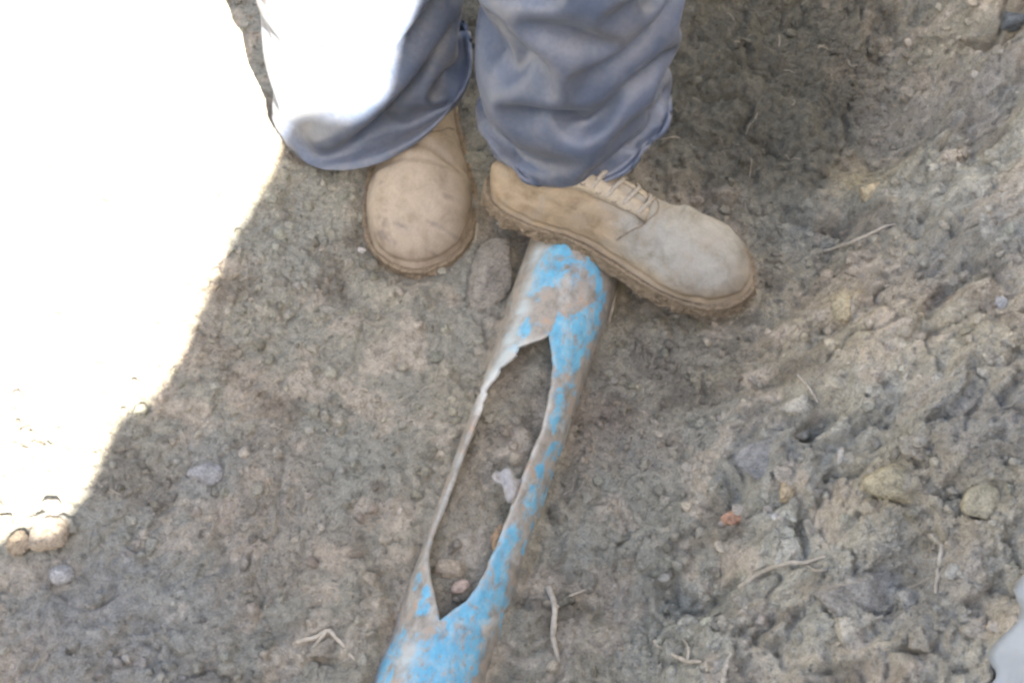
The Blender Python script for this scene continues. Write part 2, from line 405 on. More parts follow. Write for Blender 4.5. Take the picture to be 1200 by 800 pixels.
def build_pipe():
    S = np.unique(np.concatenate([np.linspace(-0.095, 0.09, 60), np.linspace(0.09, 0.40, 190), np.linspace(0.40, 1.3, 150)]))
    N = 110; V = []; SS = []; TT = []; edge = []
    for s in S:
        if gs[0] < s < gs[-1]:
            j = 0.035 * float(fbm2(np.array([s * 90]), np.array([1.5]), 41, 4)[0]) * min(1, (s - gs[0]) / .03, (gs[-1] - s) / .03)
            k = 0.10 * float(fbm2(np.array([s * 70]), np.array([7.5]), 43, 4)[0]) * min(1, (s - gs[0]) / .02, (gs[-1] - s) / .03)
            smooth_left = 0.35 if s > .18 else 3.4
            a = np.interp(s, gs, gl) + k * smooth_left; b = np.interp(s, gs, gr) + j
            a = max(a, b + 1e-4)
        else:
            a = b = np.interp(s, [gs[0], gs[-1]], [math.radians(83), math.radians(94)])
        th = np.linspace(a, b + 2 * math.pi, N)
        bell = 1.0 + 0.05 * (1 - sstep(0.045, 0.085, np.array(s)))            # socket end nearer the boot
        sag = 0.0
        for i, t in enumerate(th):
            r = PIPE_R * bell
            e = min(i, N - 1 - i)
            # torn lips curl a little
            if gs[0] < s < gs[-1]:
                r *= 1 + (0.02 * math.exp(-(e / 5.0) ** 2)) * math.sin(s * 60) * (1 if s < .18 else .3)
            r *= 1 + 0.006 * math.sin(3 * t + s * 9)
            p = pipe_frame(s, t, r); V.append(p); SS.append(s); TT.append(t if t < math.pi * 1.5 else t - 2 * math.pi); edge.append(e)
    V = np.array(V); SS = np.array(SS); TT = np.array(TT); edge = np.array(edge)
    me = quick_mesh('pipe_wall', V, grid_faces(N, len(S)))
    w = TT * PIPE_R
    m = np.zeros(len(V))
    wob_s = 0.010 * fbm2(SS * 60, w * 60, 51, 3); wob_w = 0.010 * fbm2(SS * 60 + 30, w * 60, 52, 3)
    for s0, w0, r, a in BLUE:
        m += a * np.exp(-(((SS + wob_s - s0) * 0.8) ** 2 + (w + wob_w - w0) ** 2) / (r * r))
    m += 0.5 * fbm2(SS * 110, w * 110, 55, 4) + 0.25 * fbm2(SS * 40, w * 160, 56, 3) - 0.05
    blue = sstep(0.02, 0.70, m) * .92 + .08
    pale = np.zeros(len(V))
    for s0, w0, r in PALE: pale += np.exp(-(((SS - s0) * 0.6) ** 2 + (w - w0) ** 2) / (r * r))
    pale = np.clip(pale * (0.7 + 0.9 * fbm2(SS * 120, w * 60, 57, 4)), 0, 1)
    lip = np.where((SS > gs[0]) & (SS < gs[-1]), np.exp(-(edge / np.where((SS < .19) & (TT > 1.5), 4.5, 1.6)) ** 2), 0) * (0.55 + 0.6 * fbm2(SS * 80, w * 0 + 2, 58, 3)) * np.where((SS > .19) & (TT > 1.5), .22, np.where(TT < 1.5, .55, 1.0))
    C = np.stack([blue, np.clip(pale, 0, 1), np.clip(lip, 0, 1)], 1)
    set_col(me, 'wear', C)
    at_ = me.attributes.new('flow', 'FLOAT_VECTOR', 'POINT'); at_.data.foreach_set('vector', np.stack([SS * .75, w, np.zeros(len(w))], 1).astype(np.float32).ravel())
    bm = bmesh.new(); bm.from_mesh(me); bmesh.ops.remove_doubles(bm, verts=bm.verts, dist=2e-5)
    bm.to_mesh(me); bm.free()
    m, n, l, b = new_mat('painted_plastic_with_mud')
    a = n.new('ShaderNodeAttribute'); a.attribute_name = 'wear'
    sep = n.new('ShaderNodeSeparateColor'); l.new(a.outputs['Color'], sep.inputs[0])
    geo = n.new('ShaderNodeNewGeometry').outputs['Position']
    fa = n.new('ShaderNodeAttribute'); fa.attribute_name = 'flow'; geo = fa.outputs['Vector']
    f1 = noise(n, l, 90, 8, 0.7, geo); f2 = noise(n, l, 400, 4, 0.7, geo)
    mud = ramp(n, l, f1, (0.30, (0.11, 0.095, 0.075)), (0.46, (0.185, 0.163, 0.135)), (0.55, (0.225, 0.198, 0.165)), (0.62, (0.26, 0.175, 0.115)), (0.72, (0.31, 0.285, 0.25)))
    blue = ramp(n, l, f1, (0.3, (0.065, 0.19, 0.27)), (0.55, (0.09, 0.27, 0.38)), (0.75, (0.17, 0.34, 0.42)))
    # fine breakup of the mud edge
    ad = n.new('ShaderNodeMath'); ad.operation = 'ADD'; l.new(sep.outputs[0], ad.inputs[0])
    f3 = noise(n, l, 85, 8, 0.72, geo, 0.6)
    su = n.new('ShaderNodeMath'); su.operation = 'MULTIPLY_ADD'; l.new(f3, su.inputs[0]); su.inputs[1].default_value = 2.6; su.inputs[2].default_value = -1.42
    l.new(su.outputs[0], ad.inputs[1])
    fac = ramp(n, l, ad.outputs[0], (0.22, (0, 0, 0)), (0.85, (1, 1, 1)))
    c = mixc(n, l, fac, mud, blue)
    sm = noise(n, l, 70, 6, .62, geo, 1.2)
    c = mixc(n, l, ramp(n, l, sm, (.50, (0, 0, 0)), (.62, (.85, .85, .85))), c, mud)
    c = mixc(n, l, ramp(n, l, noise(n, l, 45, 7, .7, geo, .8), (.52, (0, 0, 0)), (.70, (.55, .55, .55))), c, (.34, .37, .355))
    c = mixc(n, l, sep.outputs[1], c, (0.30, 0.33, 0.32))
    c = mixc(n, l, sep.outputs[2], c, (0.42, 0.415, 0.385))
    l.new(c, b.inputs['Base Color'])
    b.inputs['Roughness'].default_value = 0.62; b.inputs['Specular IOR Level'].default_value = 0.3
    p = bump(n, l, b, f1, 0.5, 0.003); p = bump(n, l, b, f3, 0.5, 0.003, p); bump(n, l, b, f2, .4, .0008, p)
    o = link('water_pipe', me, m)
    so = o.modifiers.new('wall', 'SOLIDIFY'); so.thickness = 0.0042; so.offset = -1; so.use_even_offset = False
    tag(o, 'blue plastic pipe smeared with mud, its top torn open, under the boot', 'pipe')
    # torn flake standing off the right lip
    s0, t0 = pipe_hit(606, 575)
    pts = []
    for i in range(9):
        for j in range(5):
            f = i / 8; g = j / 4 - .5
            p = pipe_frame(s0 + g * (0.026 - 0.017 * f) - 0.010 * f + 0.003 * math.sin(f * 9), t0 + f * 0.55, PIPE_R * (.97 - 0.06 * f + 0.03 * g * f))
            pts.append(p + np.array([0, 0, 0.003 * math.sin(7 * f + 4 * g)]))
    me2 = quick_mesh('flake', pts, grid_faces(5, 9))
    m2, n2, l2, b2 = new_mat('torn_plastic'); f = noise(n2, l2, 150, 6, .7, n2.new('ShaderNodeNewGeometry').outputs['Position'])
    l2.new(ramp(n2, l2, f, (.3, (.15, .135, .12)), (.6, (.24, .23, .22))), b2.inputs['Base Color']); b2.inputs['Roughness'].default_value = .7
    fl = link('torn_flake', me2, m2, o); fl['label'] = 'pale torn flake of the pipe wall on its right lip'
    so = fl.modifiers.new('thick', 'SOLIDIFY'); so.thickness = 0.002
    return o
pipe = build_pipe()

# ================================================================== WORKER (only trousers and boots are in view)
W_L = [(0, .0), (.004, .014), (.012, .024), (.03, .034), (.06, .037), (.09, .034), (.12, .0345), (.16, .042), (.20, .0505), (.23, .0515), (.255, .047), (.272, .038), (.284, .025), (.291, .010), (.293, 0)]
T_L = [(0, .062), (.01, .075), (.03, .088), (.06, .100), (.085, .106), (.11, .098), (.14, .085), (.17, .073), (.20, .065), (.23, .061), (.255, .056), (.272, .047), (.284, .036), (.293, .020)]
def smooth_interp(x, tab):
    xs = np.array([t[0] for t in tab]); ys = np.array([t[1] for t in tab])
    return np.interp(x, xs, ys)
def centre_y(x, side): return side * 0.008 * math.sin(max(0, x - .05) / .24 * 2.2)

def leather_material(name, seed, toe_pale, side_orange):
    m, n, l, b = new_mat(name)
    a = n.new('ShaderNodeAttribute'); a.attribute_name = 'leather'
    oc = n.new('ShaderNodeTexCoord').outputs['Object']
    f1 = noise(n, l, 45, 7, .65, oc, .3); f2 = noise(n, l, 420, 4, .7, oc); f3 = noise(n, l, 14, 4, .6, oc)
    c = mixc(n, l, 1.0, a.outputs['Color'], ramp(n, l, f1, (.3, (.50, .47, .42)), (.48, (.72, .71, .69)), (.72, (.86, .85, .83))), 'MULTIPLY')
    c = mixc(n, l, ramp(n, l, noise(n, l, 28, 8, .75, oc, .8), (.49, (0, 0, 0)), (.64, (.75, .75, .75))), c, (.20, .17, .135))
    c = mixc(n, l, 1.0, c, ramp(n, l, f2, (.3, (.88, .88, .87)), (.7, (1.08, 1.08, 1.07))), 'MULTIPLY')
    l.new(c, b.inputs['Base Color']); b.inputs['Roughness'].default_value = .72; b.inputs['Specular IOR Level'].default_value = .3
    p = bump(n, l, b, f1, .35, .004); p = bump(n, l, b, f2, .35, .0008, p)
    return m
M_MUD_SOLE = soil_material('muddy_sole', False, (.25, .195, .135))
m, n, l, b = new_mat('lace_cord'); b.inputs['Base Color'].default_value = (.40, .36, .30, 1); b.inputs['Roughness'].default_value = .9
oc = n.new('ShaderNodeTexCoord').outputs['Object']
l.new(ramp(n, l, noise(n, l, 300, 4, .7, oc), (.3, (.16, .14, .11)), (.7, (.29, .255, .205))), b.inputs['Base Color']); M_LACE = m
m, n, l, b = new_mat('dark_stitching'); oc = n.new('ShaderNodeTexCoord').outputs['Object']
l.new(ramp(n, l, noise(n, l, 200, 4, .7, oc), (.3, (.08, .065, .05)), (.7, (.18, .15, .115))), b.inputs['Base Color']); b.inputs['Roughness'].default_value = .9; M_STITCH = m

def build_boot(parent, name, matrix, side, look, label, shaft=.135, droop=0.0):
    xs = np.concatenate([np.linspace(0, .02, 8), np.linspace(.028, .265, 46), np.linspace(.269, .293, 12)])
    NP = 40; V = []
    Z0 = 0.014
    for x in xs:
        w = max(smooth_interp(x, W_L), 0.0008); t = smooth_interp(x, T_L); cy = centre_y(x, side)
        if look == 'side': t = t * (.78 + .22 * float(sstep(.03, .10, x)))
        h = t - Z0
        for k in range(NP):
            a = 2 * math.pi * k / NP; ca, sa = math.cos(a), math.sin(a)
            y = w * math.copysign(abs(ca) ** .85, ca)
            if sa >= 0: z = Z0 + h * abs(sa) ** (.95 if x < .2 else .75)
            else: z = Z0 - 0.012 * abs(sa) ** .4
            # leather leans in toward the instep
            if sa > 0 and x < .2: y *= 1 - 0.25 * (sa ** 2)
            V.append((x, cy + y, z))
    F = [tuple(f) for f in grid_faces(NP, len(xs), True)]
    F.append(tuple(range(NP))[::-1]); F.append(tuple(range((len(xs) - 1) * NP, len(xs) * NP)))
    nv = len(V)
    zs = np.linspace(.03, shaft, 22)
    for z in zs:
        f = (z - .03) / .105
        cx = .050 - .002 * f; rx = .046 - .006 * f; ry = .033 + .001 * f
        if look == 'side': cx += .008; rx *= .75; ry *= .8
        for k in range(NP):
            a = 2 * math.pi * k / NP
            V.append((cx + rx * math.cos(a), ry * math.sin(a), z))
    F += [tuple(np.array(f) + nv) for f in grid_faces(NP, len(zs), True)]
    F.append(tuple(np.arange(NP)[::-1] + nv)); F.append(tuple(np.arange(NP) + nv + (len(zs) - 1) * NP))
    me = bpy.data.meshes.new('tmp'); me.from_pydata([tuple(v) for v in V], [], [tuple(int(i) for i in f) for f in F])
    tmp = bpy.data.objects.new('tmp', me); col.objects.link(tmp)
    r = tmp.modifiers.new('r', 'REMESH'); r.mode = 'VOXEL'; r.voxel_size = .0028
    s = tmp.modifiers.new('s', 'SMOOTH'); s.iterations = 8; s.factor = .5
    dg = bpy.context.evaluated_depsgraph_get(); me2 = bpy.data.meshes.new_from_object(tmp.evaluated_get(dg))
    bpy.data.objects.remove(tmp)
    P = np.empty(len(me2.vertices) * 3); me2.vertices.foreach_get('co', P); P = P.reshape(-1, 3)
    Nn = np.empty(len(me2.vertices) * 3); me2.vertices.foreach_get('normal', Nn); Nn = Nn.reshape(-1, 3)
    # creases where the foot flexes, dents, soft irregularity
    x, y, z = P.T
    top = sstep(.035, .06, z)
    cre = -0.0022 * np.exp(-((x - .182 - .02 * (y / .05) ** 2) / .0035) ** 2) * top - 0.0018 * np.exp(-((x - .168 + .1 * y) / .003) ** 2) * top - .0012 * np.exp(-((x - .197 - .15 * y) / .003) ** 2) * top
    cre = cre * 1.7 - .0022 * np.exp(-((z - .0245) / .0028) ** 2)
    cre = cre + .0026 * fbm2(x * 40 + side * 3, y * 40 + z * 30, 301, 3)
    P = P + Nn * cre[:, None]
    me2.vertices.foreach_set('co', P.ravel()); me2.update()
    # colours of dusted suede
    n1 = fbm2(x * 22 + 3 * side, y * 22 + z * 17, 311, 4); n2 = fbm2(x * 60, y * 60 + z * 50, 312, 4)
    if look == 'front':
        basec = np.array([.255, .21, .165]); C = np.tile(basec, (len(P), 1))
        C = mixv(C, np.array([.36, .295, .225]), np.clip(np.exp(-((x - .235) / .04) ** 2 - ((y + side * .0) / .035) ** 2) * (.9 + .6 * n1), 0, 1))
        C = mixv(C, np.array([.225, .19, .155]), .7 * sstep(.2, .1, x))
        C = mixv(C, np.array([.28, .22, .165]), .6 * sstep(.035, .018, z))
        C = mixv(C, np.array([.16, .13, .11]), .8 * sstep(.35, .6, n2) * sstep(.15, .2, x))
    else:
        C = np.tile(np.array([.30, .232, .158]), (len(P), 1))
        C = mixv(C, np.array([.285, .272, .24]), sstep(.105, .185, x + .25 * z - .05 * n1))
        C = mixv(C, np.array([.33, .305, .255]), np.clip(np.exp(-((x - .235) / .03) ** 2 - ((y - .02) / .03) ** 2), 0, 1) * .7)
        C = mixv(C, np.array([.29, .22, .145]), .8 * sstep(.045, .022, z + .008 * n1))
        C = mixv(C, np.array([.20, .165, .125]), .75 * np.clip(np.exp(-((x - .277) / .016) ** 2 - ((z - .035) / .016) ** 2) * (1 + n1), 0, 1))
        C = mixv(C, np.array([.35, .26, .17]), .6 * sstep(.1, .5, n1) * sstep(.11, .07, x) * sstep(.02, .04, z))
        C = mixv(C, np.array([.24, .17, .11]), .6 * sstep(.25, .55, n2) * sstep(.14, .10, x))
    set_col(me2, 'leather', C)
    o = link(name, me2, leather_material('suede_' + look, 1, 0, 0), parent)
    o.matrix_local = matrix
    o['label'] = label
    bvh = BVHTree.FromObject(o, dg) if False else None
    bm = bmesh.new(); bm.from_mesh(me2); bvh = BVHTree.FromBMesh(bm); bm.free()
    def on(x, y, off=.0008):
        h, nn, i, d = bvh.ray_cast(Vector((x, y, .4)), Vector((0, 0, -1)))
        if h is None: h = Vector((x, y, .03)); nn = Vector((0, 0, 1))
        return np.array(h + nn * off)
    # sole: welt outline, dropped heel, ragged muddy edge
    th = np.linspace(0, 2 * math.pi, 150, endpoint=False)
    ol = []
    for t in th:
        x = .1465 - .1465 * math.cos(t); x = min(max(x, .0005), .2925)
        w = smooth_interp(x, W_L); sgn = 1 if t < math.pi else -1
        ol.append((x, centre_y(x, side) + sgn * w))
    ol = np.array(ol); tang = np.roll(ol, -1, 0) - np.roll(ol, 1, 0); nrm = np.stack([-tang[:, 1], tang[:, 0]], 1) * 1.0
    nrm /= np.linalg.norm(nrm, axis=1)[:, None] + 1e-9
    ctr = np.array([.15, 0]); flip = np.sign(np.sum(nrm * (ol - ctr), 1)); nrm *= np.where(flip == 0, 1, flip)[:, None]
    rings = []
    for z, off, jit in ((.019, .000, .0), (.0205, .0030, .0004), (.0190, .0048, .0006), (.013, .0046, .0010), (.006, .0048, .0020), (.000, .0042, .0032), (-.004, .000, .003)):
        jn = jit * (rng.random(len(ol)) * 2 - .9)
        rr = ol + nrm * (off + jn)[:, None]
        zz = np.full(len(ol), z) + (rng.random(len(ol)) - .5) * jit * 1.2
        if z < .01: zz = zz + 0.006 * np.exp(-((ol[:, 0] - .115) / .03) ** 2)      # waist between heel and forepart
        rings.append(np.column_stack([rr, zz]))
    V = np.vstack(rings); F = [tuple(int(i) for i in f) for f in grid_faces(len(ol), len(rings), True)]
    nring = len(ol); F.append(tuple(range(nring))); F.append(tuple(range((len(rings) - 1) * nring, len(rings) * nring))[::-1])
    ms = bpy.data.meshes.new('sole'); ms.from_pydata([tuple(v) for v in V], [], F); ms.update()
    so = link('sole', ms, M_MUD_SOLE, o, smooth=False); so['label'] = 'mud caked sole of the boot'
    # tread clods of mud stuck along the sole edge
    vv = []; ff = []; k0 = 0
    for i in range(280):
        j = rng.integers(0, len(ol)); p = ol[j] + nrm[j] * (.0025 + .002 * rng.random()); r = .0012 + .0034 * rng.random() ** 2.5
        iv, iff = ICO1
        d = iv * r * (1 + .35 * vn3(iv * 1.7 + i, 3)[:, None]) * np.array([1, 1, .9])
        vv.append(d + np.array([p[0], p[1], -.002 + .016 * rng.random()])); ff.append(iff + k0); k0 += len(iv)
    mm = quick_mesh('mud', np.vstack(vv), np.vstack(ff)); mo = link('caked_mud', mm, M_MUD_SOLE, o); mo['kind'] = 'stuff'
    def seam(pts, rad, nm, mat, n=30, off=.0003):
        sp = spline([(p[0], p[1], 0) for p in pts], n)
        q = np.array([on(p[0], p[1], off) for p in sp])
        q[1:-1] = .25 * q[:-2] + .5 * q[1:-1] + .25 * q[2:]
        v, f = tube(q, rad, 8); me_ = quick_mesh(nm, v, f); return link(nm, me_, mat, o)
    # edge of the lacing quarters curving over the vamp
    seam([(.150, -.040), (.165, -.028), (.176, -.012), (.179, 0), (.176, .012), (.165, .028), (.150, .040)], .0010, 'vamp_seam', M_STITCH)
    if look == 'side':
        # lace facings: two raised strips beside the tongue, and the laces that cross between them
        for sg in (-1, 1):
            P_ = []
            for i, f in enumerate(np.linspace(0, 1, 14)):
                x = .172 - .085 * f
                for wv in (.006, .010, .015, .019):
                    P_.append(on(x, sg * (wv + .003 * f), .0022))
            me_ = quick_mesh('facing', P_, grid_faces(4, 14)); set_col(me_, 'leather', np.tile([.37, .315, .235], (len(P_), 1)))
            fo = link('lace_facing', me_, o.data.materials[0], o); so_ = fo.modifiers.new('t', 'SOLIDIFY'); so_.thickness = .0022
        for i in range(5):
            x = .166 - .0165 * i
            v = [on(x - .005, -.017, .0028), on(x - .002, -.008, .0042), on(x + .001, 0, .0045), on(x + .003, .008, .0042), on(x + .001, .017, .0028)]
            a, f = tube(spline(v, 14), .0026, 8); link('lace', quick_mesh('lace', a, f), M_LACE, o)
            for sg in (-1, 1):
                c0 = on(x - .002 * sg, sg * .0172, .0030); ring = [c0 + .0028 * np.array([math.cos(t), math.sin(t), 0]) for t in np.linspace(0, 2 * math.pi, 11)]
                a, f = tube(ring, .0008, 6); link('eyelet', quick_mesh('eyelet', a, f), M_STITCH, o)
        # side seam of the quarter on the visible flank
    else:
        # collar roll standing clear of the trouser hem, tongue edge
        ring = []
        for t in np.linspace(-.9 * math.pi, .9 * math.pi, 40):
            ring.append((.050 + .044 * math.cos(t), .036 * math.sin(t), .120 + .004 * math.cos(t)))
        a, f = tube(ring, .0052, 10); me_ = quick_mesh('collar', a, f); set_col(me_, 'leather', np.tile([.46, .38, .29], (len(a), 1)))
        link('collar', me_, o.data.materials[0], o)
    if droop:                                            # the foot bends over the pipe
        for ob in [o] + list(o.children):
            P = np.empty(len(ob.data.vertices) * 3); ob.data.vertices.foreach_get('co', P); P = P.reshape(-1, 3)
            e = np.clip(P[:, 0] - .10, 0, None); P[:, 2] -= droop * e * e / (e + .05)
            ob.data.vertices.foreach_set('co', P.ravel()); ob.data.update()
    return o

def ico(sub):
    bm = bmesh.new(); bmesh.ops.create_icosphere(bm, subdivisions=sub, radius=1.0)
    v = np.array([x.co[:] for x in bm.verts]); f = np.array([[y.index for y in x.verts] for x in bm.faces]); bm.free(); return v, f
ICO0 = ico(1); ICO1 = ico(2); ICO2 = ico(3)

person = empty('person', at(560, 200, 0.0))
tag(person, 'person in dusty blue-grey trousers and tan work boots, one foot on the pipe', 'person')
def local(mat): return person.matrix_world.inverted() @ mat
bpy.context.view_layer.update()

# boot planted on the ground, toe to the camera
toe = at(481, 331, 0.012); zg = 0.012
dirv = (at(484, 327, .012) - at(490, 160, .012)); yaw = math.atan2(dirv[1], dirv[0])
LB_heel = toe - np.array([math.cos(yaw), math.sin(yaw), 0]) * .320
mL = Matrix.Translation(Vector((LB_heel[0], LB_heel[1], zg))) @ Matrix.Rotation(yaw, 4, 'Z') @ Matrix.Scale(1.08, 4)
for f in (0.06, .14, .22, .27):
    c = LB_heel + np.array([math.cos(yaw), math.sin(yaw), 0]) * f; boot_pads.append((c[0], c[1], .060, zg + .007))
build_boot(person, 'boot', local(mL), 1, 'front', 'dusty beige work boot planted beside the pipe, toe towards the viewer')
# boot resting across the pipe, toe to the right and a little lower
hp = at(600, 223, .092); tp = at(860, 306, .084)
d3 = tp - hp; yawR = math.atan2(d3[1], d3[0]); pitchR = math.atan2(-(d3[2]), np.hypot(d3[0], d3[1]))
mR = Matrix.Translation(Vector((hp[0] - .025 * math.cos(yawR), hp[1] - .025 * math.sin(yawR), .080))) @ Matrix.Rotation(yawR, 4, 'Z') @ Matrix.Rotation(pitchR, 4, 'Y') @ Matrix.Rotation(R(-4), 4, 'X') @ Matrix.Diagonal((.955, .955, .86, 1))
build_boot(person, 'boot', local(mR), -1, 'side', 'tan laced work boot standing across the blue pipe, pale dusty toe to the right', .070, .16)

# ------------------------------------------------------------------ trousers
def fabric_material():
    m, n, l, b = new_mat('dusty_nylon_cloth')
    geo = n.new('ShaderNodeNewGeometry').outputs['Position']
    f1 = noise(n, l, 14, 4, .55, geo, .5); f2 = noise(n, l, 38, 7, .7, geo, .4); f3 = noise(n, l, 900, 2, .6, geo)
    c = ramp(n, l, f1, (.28, (.036, .049, .078)), (.52, (.049, .064, .099)), (.75, (.070, .086, .125)))
    dust = ramp(n, l, f2, (.42, (0, 0, 0)), (.85, (.3, .3, .3)))
    c = mixc(n, l, dust, c, (.20, .185, .18))
    # ground-in dirt towards the hems and in streaks
    f4 = noise(n, l, 9, 8, .7, geo, 1.0)
    c = mixc(n, l, ramp(n, l, f4, (.50, (0, 0, 0)), (.75, (.4, .4, .4))), c, (.15, .135, .115))
    wv = n.new('ShaderNodeTexWave'); wv.inputs['Scale'].default_value = 260; wv.inputs['Distortion'].default_value = 1.5; wv.bands_direction = 'DIAGONAL'; l.new(geo, wv.inputs['Vector'])
    c = mixc(n, l, 1.0, c, ramp(n, l, wv.outputs['Fac'], (.0, (.88, .88, .88)), (1.0, (1.08, 1.08, 1.08))), 'MULTIPLY')
    c = mixc(n, l, 1.0, c, ramp(n, l, noise(n, l, 240, 4, .7, geo), (.3, (.8, .8, .8)), (.7, (1.18, 1.18, 1.18))), 'MULTIPLY')
    l.new(c, b.inputs['Base Color'])
    b.inputs['Roughness'].default_value = .48; b.inputs['Specular IOR Level'].default_value = .5
    b.inputs['Sheen Weight'].default_value = .05; b.inputs['Sheen Roughness'].default_value = .5
    p = bump(n, l, b, f2, .22, .004); bump(n, l, b, f3, .3, .0006, p)
    return m
M_FAB = fabric_material()

def relax_cloth(P, rest_h, rest_v, slack, pin_rows, axis_c, rin, steps=85, iters=5, grav=.000012, bend=.04):
    """settle a tube of cloth: P (rows, n, 3); more cloth than height, so it buckles into folds"""
    P = P.copy(); Q = P.copy(); M, N, _ = P.shape
    w = np.ones((M, 1, 1)); w[:pin_rows[0]] = 0; w[M - pin_rows[1]:] = 0
    hv = rest_v * slack; dg = np.sqrt(hv ** 2 + rest_h ** 2)
    def solve(A, B, wa, wb, L, k):
        d = B - A; l = np.linalg.norm(d, axis=-1, keepdims=True) + 1e-9
        c = k * (l - L) / l / np.maximum(wa + wb, 1e-9) * d
        return A + c * wa, B - c * wb
    even = np.arange(0, N, 2); odd = np.arange(1, N, 2)
    for st in range(steps):
        V = (P - Q) * .93; Q = P.copy(); P = P + V * w; P[..., 2] -= grav * w[..., 0]
        for it in range(iters):
            for I in (even, odd):
                J = (I + 1) % N
                P[:, I], P[:, J] = solve(P[:, I], P[:, J], w, w, rest_h, .9)
            for o in (0, 1):
                a = np.arange(o, M - 1, 2)
                P[a], P[a + 1] = solve(P[a], P[a + 1], w[a], w[a + 1], hv[a], .9)
                for I in (even, odd):
                    for sh in (1, -1):
                        J = (I + sh) % N
                        A_, B_2 = solve(P[a][:, I], P[a + 1][:, J], w[a], w[a + 1], dg[a], .35)
                        T = P[a]; T[:, I] = A_; P[a] = T; T = P[a + 1]; T[:, J] = B_2; P[a + 1] = T
            # bending: damp the sharpest zigzag only
            for ax_ in (0, 1):
                if ax_: l1 = .5 * (np.roll(P, 1, 1) + np.roll(P, -1, 1)) - P; l2 = .5 * (np.roll(l1, 1, 1) + np.roll(l1, -1, 1)) - l1
                else:
                    l1 = np.zeros_like(P); l1[1:-1] = .5 * (P[2:] + P[:-2]) - P[1:-1]; l2 = np.zeros_like(P); l2[2:-2] = .5 * (l1[3:-1] + l1[1:-3]) - l1[2:-2]
                P = P - bend * l2 * w
            # the shin inside
            d = P[..., :2] - axis_c; r = np.linalg.norm(d, axis=-1, keepdims=True)
            P[..., :2] = np.where(r < rin, axis_c + d / r * rin, P[..., :2])
    return P

def leg_rows(cx, cy, hem_fn, rx, ry, hipx, hipy, folds, seed, yfront, slack=1.19, NA=128):
    """rows of verts from hem to hip; hem_fn(angle) gives hem height"""
    ZC = .50; M = 84
    A = np.linspace(0, 2 * math.pi, NA, endpoint=False)
    T, AA = np.meshgrid(np.linspace(0, 1, M), A, indexing='ij')
    hem = hem_fn(AA); Z = hem + (ZC - hem) * T
    flare = 1 + .05 * np.exp(-((Z - hem) / .03) ** 2)
    X = cx + rx * flare * np.cos(AA); Y = cy + ry * flare * np.sin(AA)
    front = sstep(.1, -.5, np.sin(AA))
    D = np.zeros_like(X)
    for poly, dep, wid in folds:
        q = np.array([aty(u, v, yfront)[[0, 2]] for u, v in poly])
        q = spline(np.column_stack([q, np.zeros(len(q))]), 14)[:, :2]
        dist, _ = seg_dist(X, Z, q)
        D += dep * np.exp(-(dist / wid) ** 1.3) * front
    D += .007 * fbm2(np.cos(AA) * 1.6 + Z * 8 + 5, np.sin(AA) * 1.6 + Z * 12 + seed, seed, 3)
    edge = sstep(0, .06, T) * sstep(1, .93, T)
    X = X + D * np.cos(AA) * (.3 + .7 * edge); Y = Y + D * np.sin(AA) * (.3 + .7 * edge)
    P = np.stack([X, Y, Z], -1)
    per = 2 * math.pi * math.sqrt((rx * rx + ry * ry) / 2) * 1.03
    rest_v = ((ZC - hem[:1]) / (M - 1))[..., None] * np.ones((M, 1, 1))
    P = relax_cloth(P, per / NA, rest_v[:, :, :].mean(axis=1, keepdims=True), slack, (1, 2), np.array([cx, cy + .012]), .052)
    top = []
    for f in np.linspace(.1, 1, 12):
        up = f * f * (3 - 2 * f); z = ZC + (.86 - ZC) * f
        c = np.array([cx + (hipx - cx) * up, cy + (hipy - cy) * up, z])
        off = P[-1] - np.array([cx, cy, ZC]); off = off * (1 + .15 * up); off[:, 2] = 0
        top.append(c + off)
    return np.concatenate([P, np.array(top)], 0)

yR = at(690, 207, .162)[1]; cR = aty(668, 200, yR + .07)
foldsR = [
    ([(642, 30), (655, 65), (672, 100), (692, 134)], -.022, .0095), ([(692, 134), (728, 98), (768, 55)], -.016, .011), ([(690, 136), (735, 126), (760, 118)], -.007, .007),
    ([(665, 30), (695, 75), (700, 112)], .012, .028), ([(574, 5), (596, 70), (632, 128)], .010, .010), ([(588, 62), (612, 108), (646, 146)], -.016, .010),
    ([(640, 60), (640, 100), (655, 130)], .009, .010), ([(575, 140), (600, 160), (640, 180)], .020, .030), ([(560, 120), (590, 130), (618, 158)], .006, .006),
    ([(664, 150), (668, 210)], .008, .007), ([(676, 160), (684, 190)], -.008, .008), ([(585, 105), (570, 90)], -.008, .008),
    ([(730, 122), (745, 128)], .008, .006), ([(800, 20), (770, 110), (760, 190)], -.006, .02), ([(610, 145), (628, 152)], .006, .004), ([(592, 162), (612, 164)], .006, .004)]
legR = leg_rows(cR[0], yR + .082, lambda a: .154 + .012 * np.cos(a) - .004 * np.sin(3 * a), .086, .080, .055, .26, foldsR, 3, yR)
yL = at(430, 168, .10)[1]; cL = aty(446, 160, yL + .07)
foldsL = [([(345, 120), (380, 140), (430, 150), (480, 135)], -.014, .010), ([(380, 165), (430, 170), (490, 150)], .014, .014), ([(480, 30), (470, 90), (445, 140)], .006, .012), ([(497, 20), (500, 80), (480, 130)], -.010, .010),
          ([(420, 20), (400, 60)], -.004, .008), ([(330, 40), (335, 100), (350, 130)], -.006, .012), ([(520, 40), (515, 120)], .006, .02)]
legL = leg_rows(cL[0], yL + .082, lambda a: .086 + .056 * np.cos(a - .25), .097, .084, -.135, .26, foldsL, 9, yL)

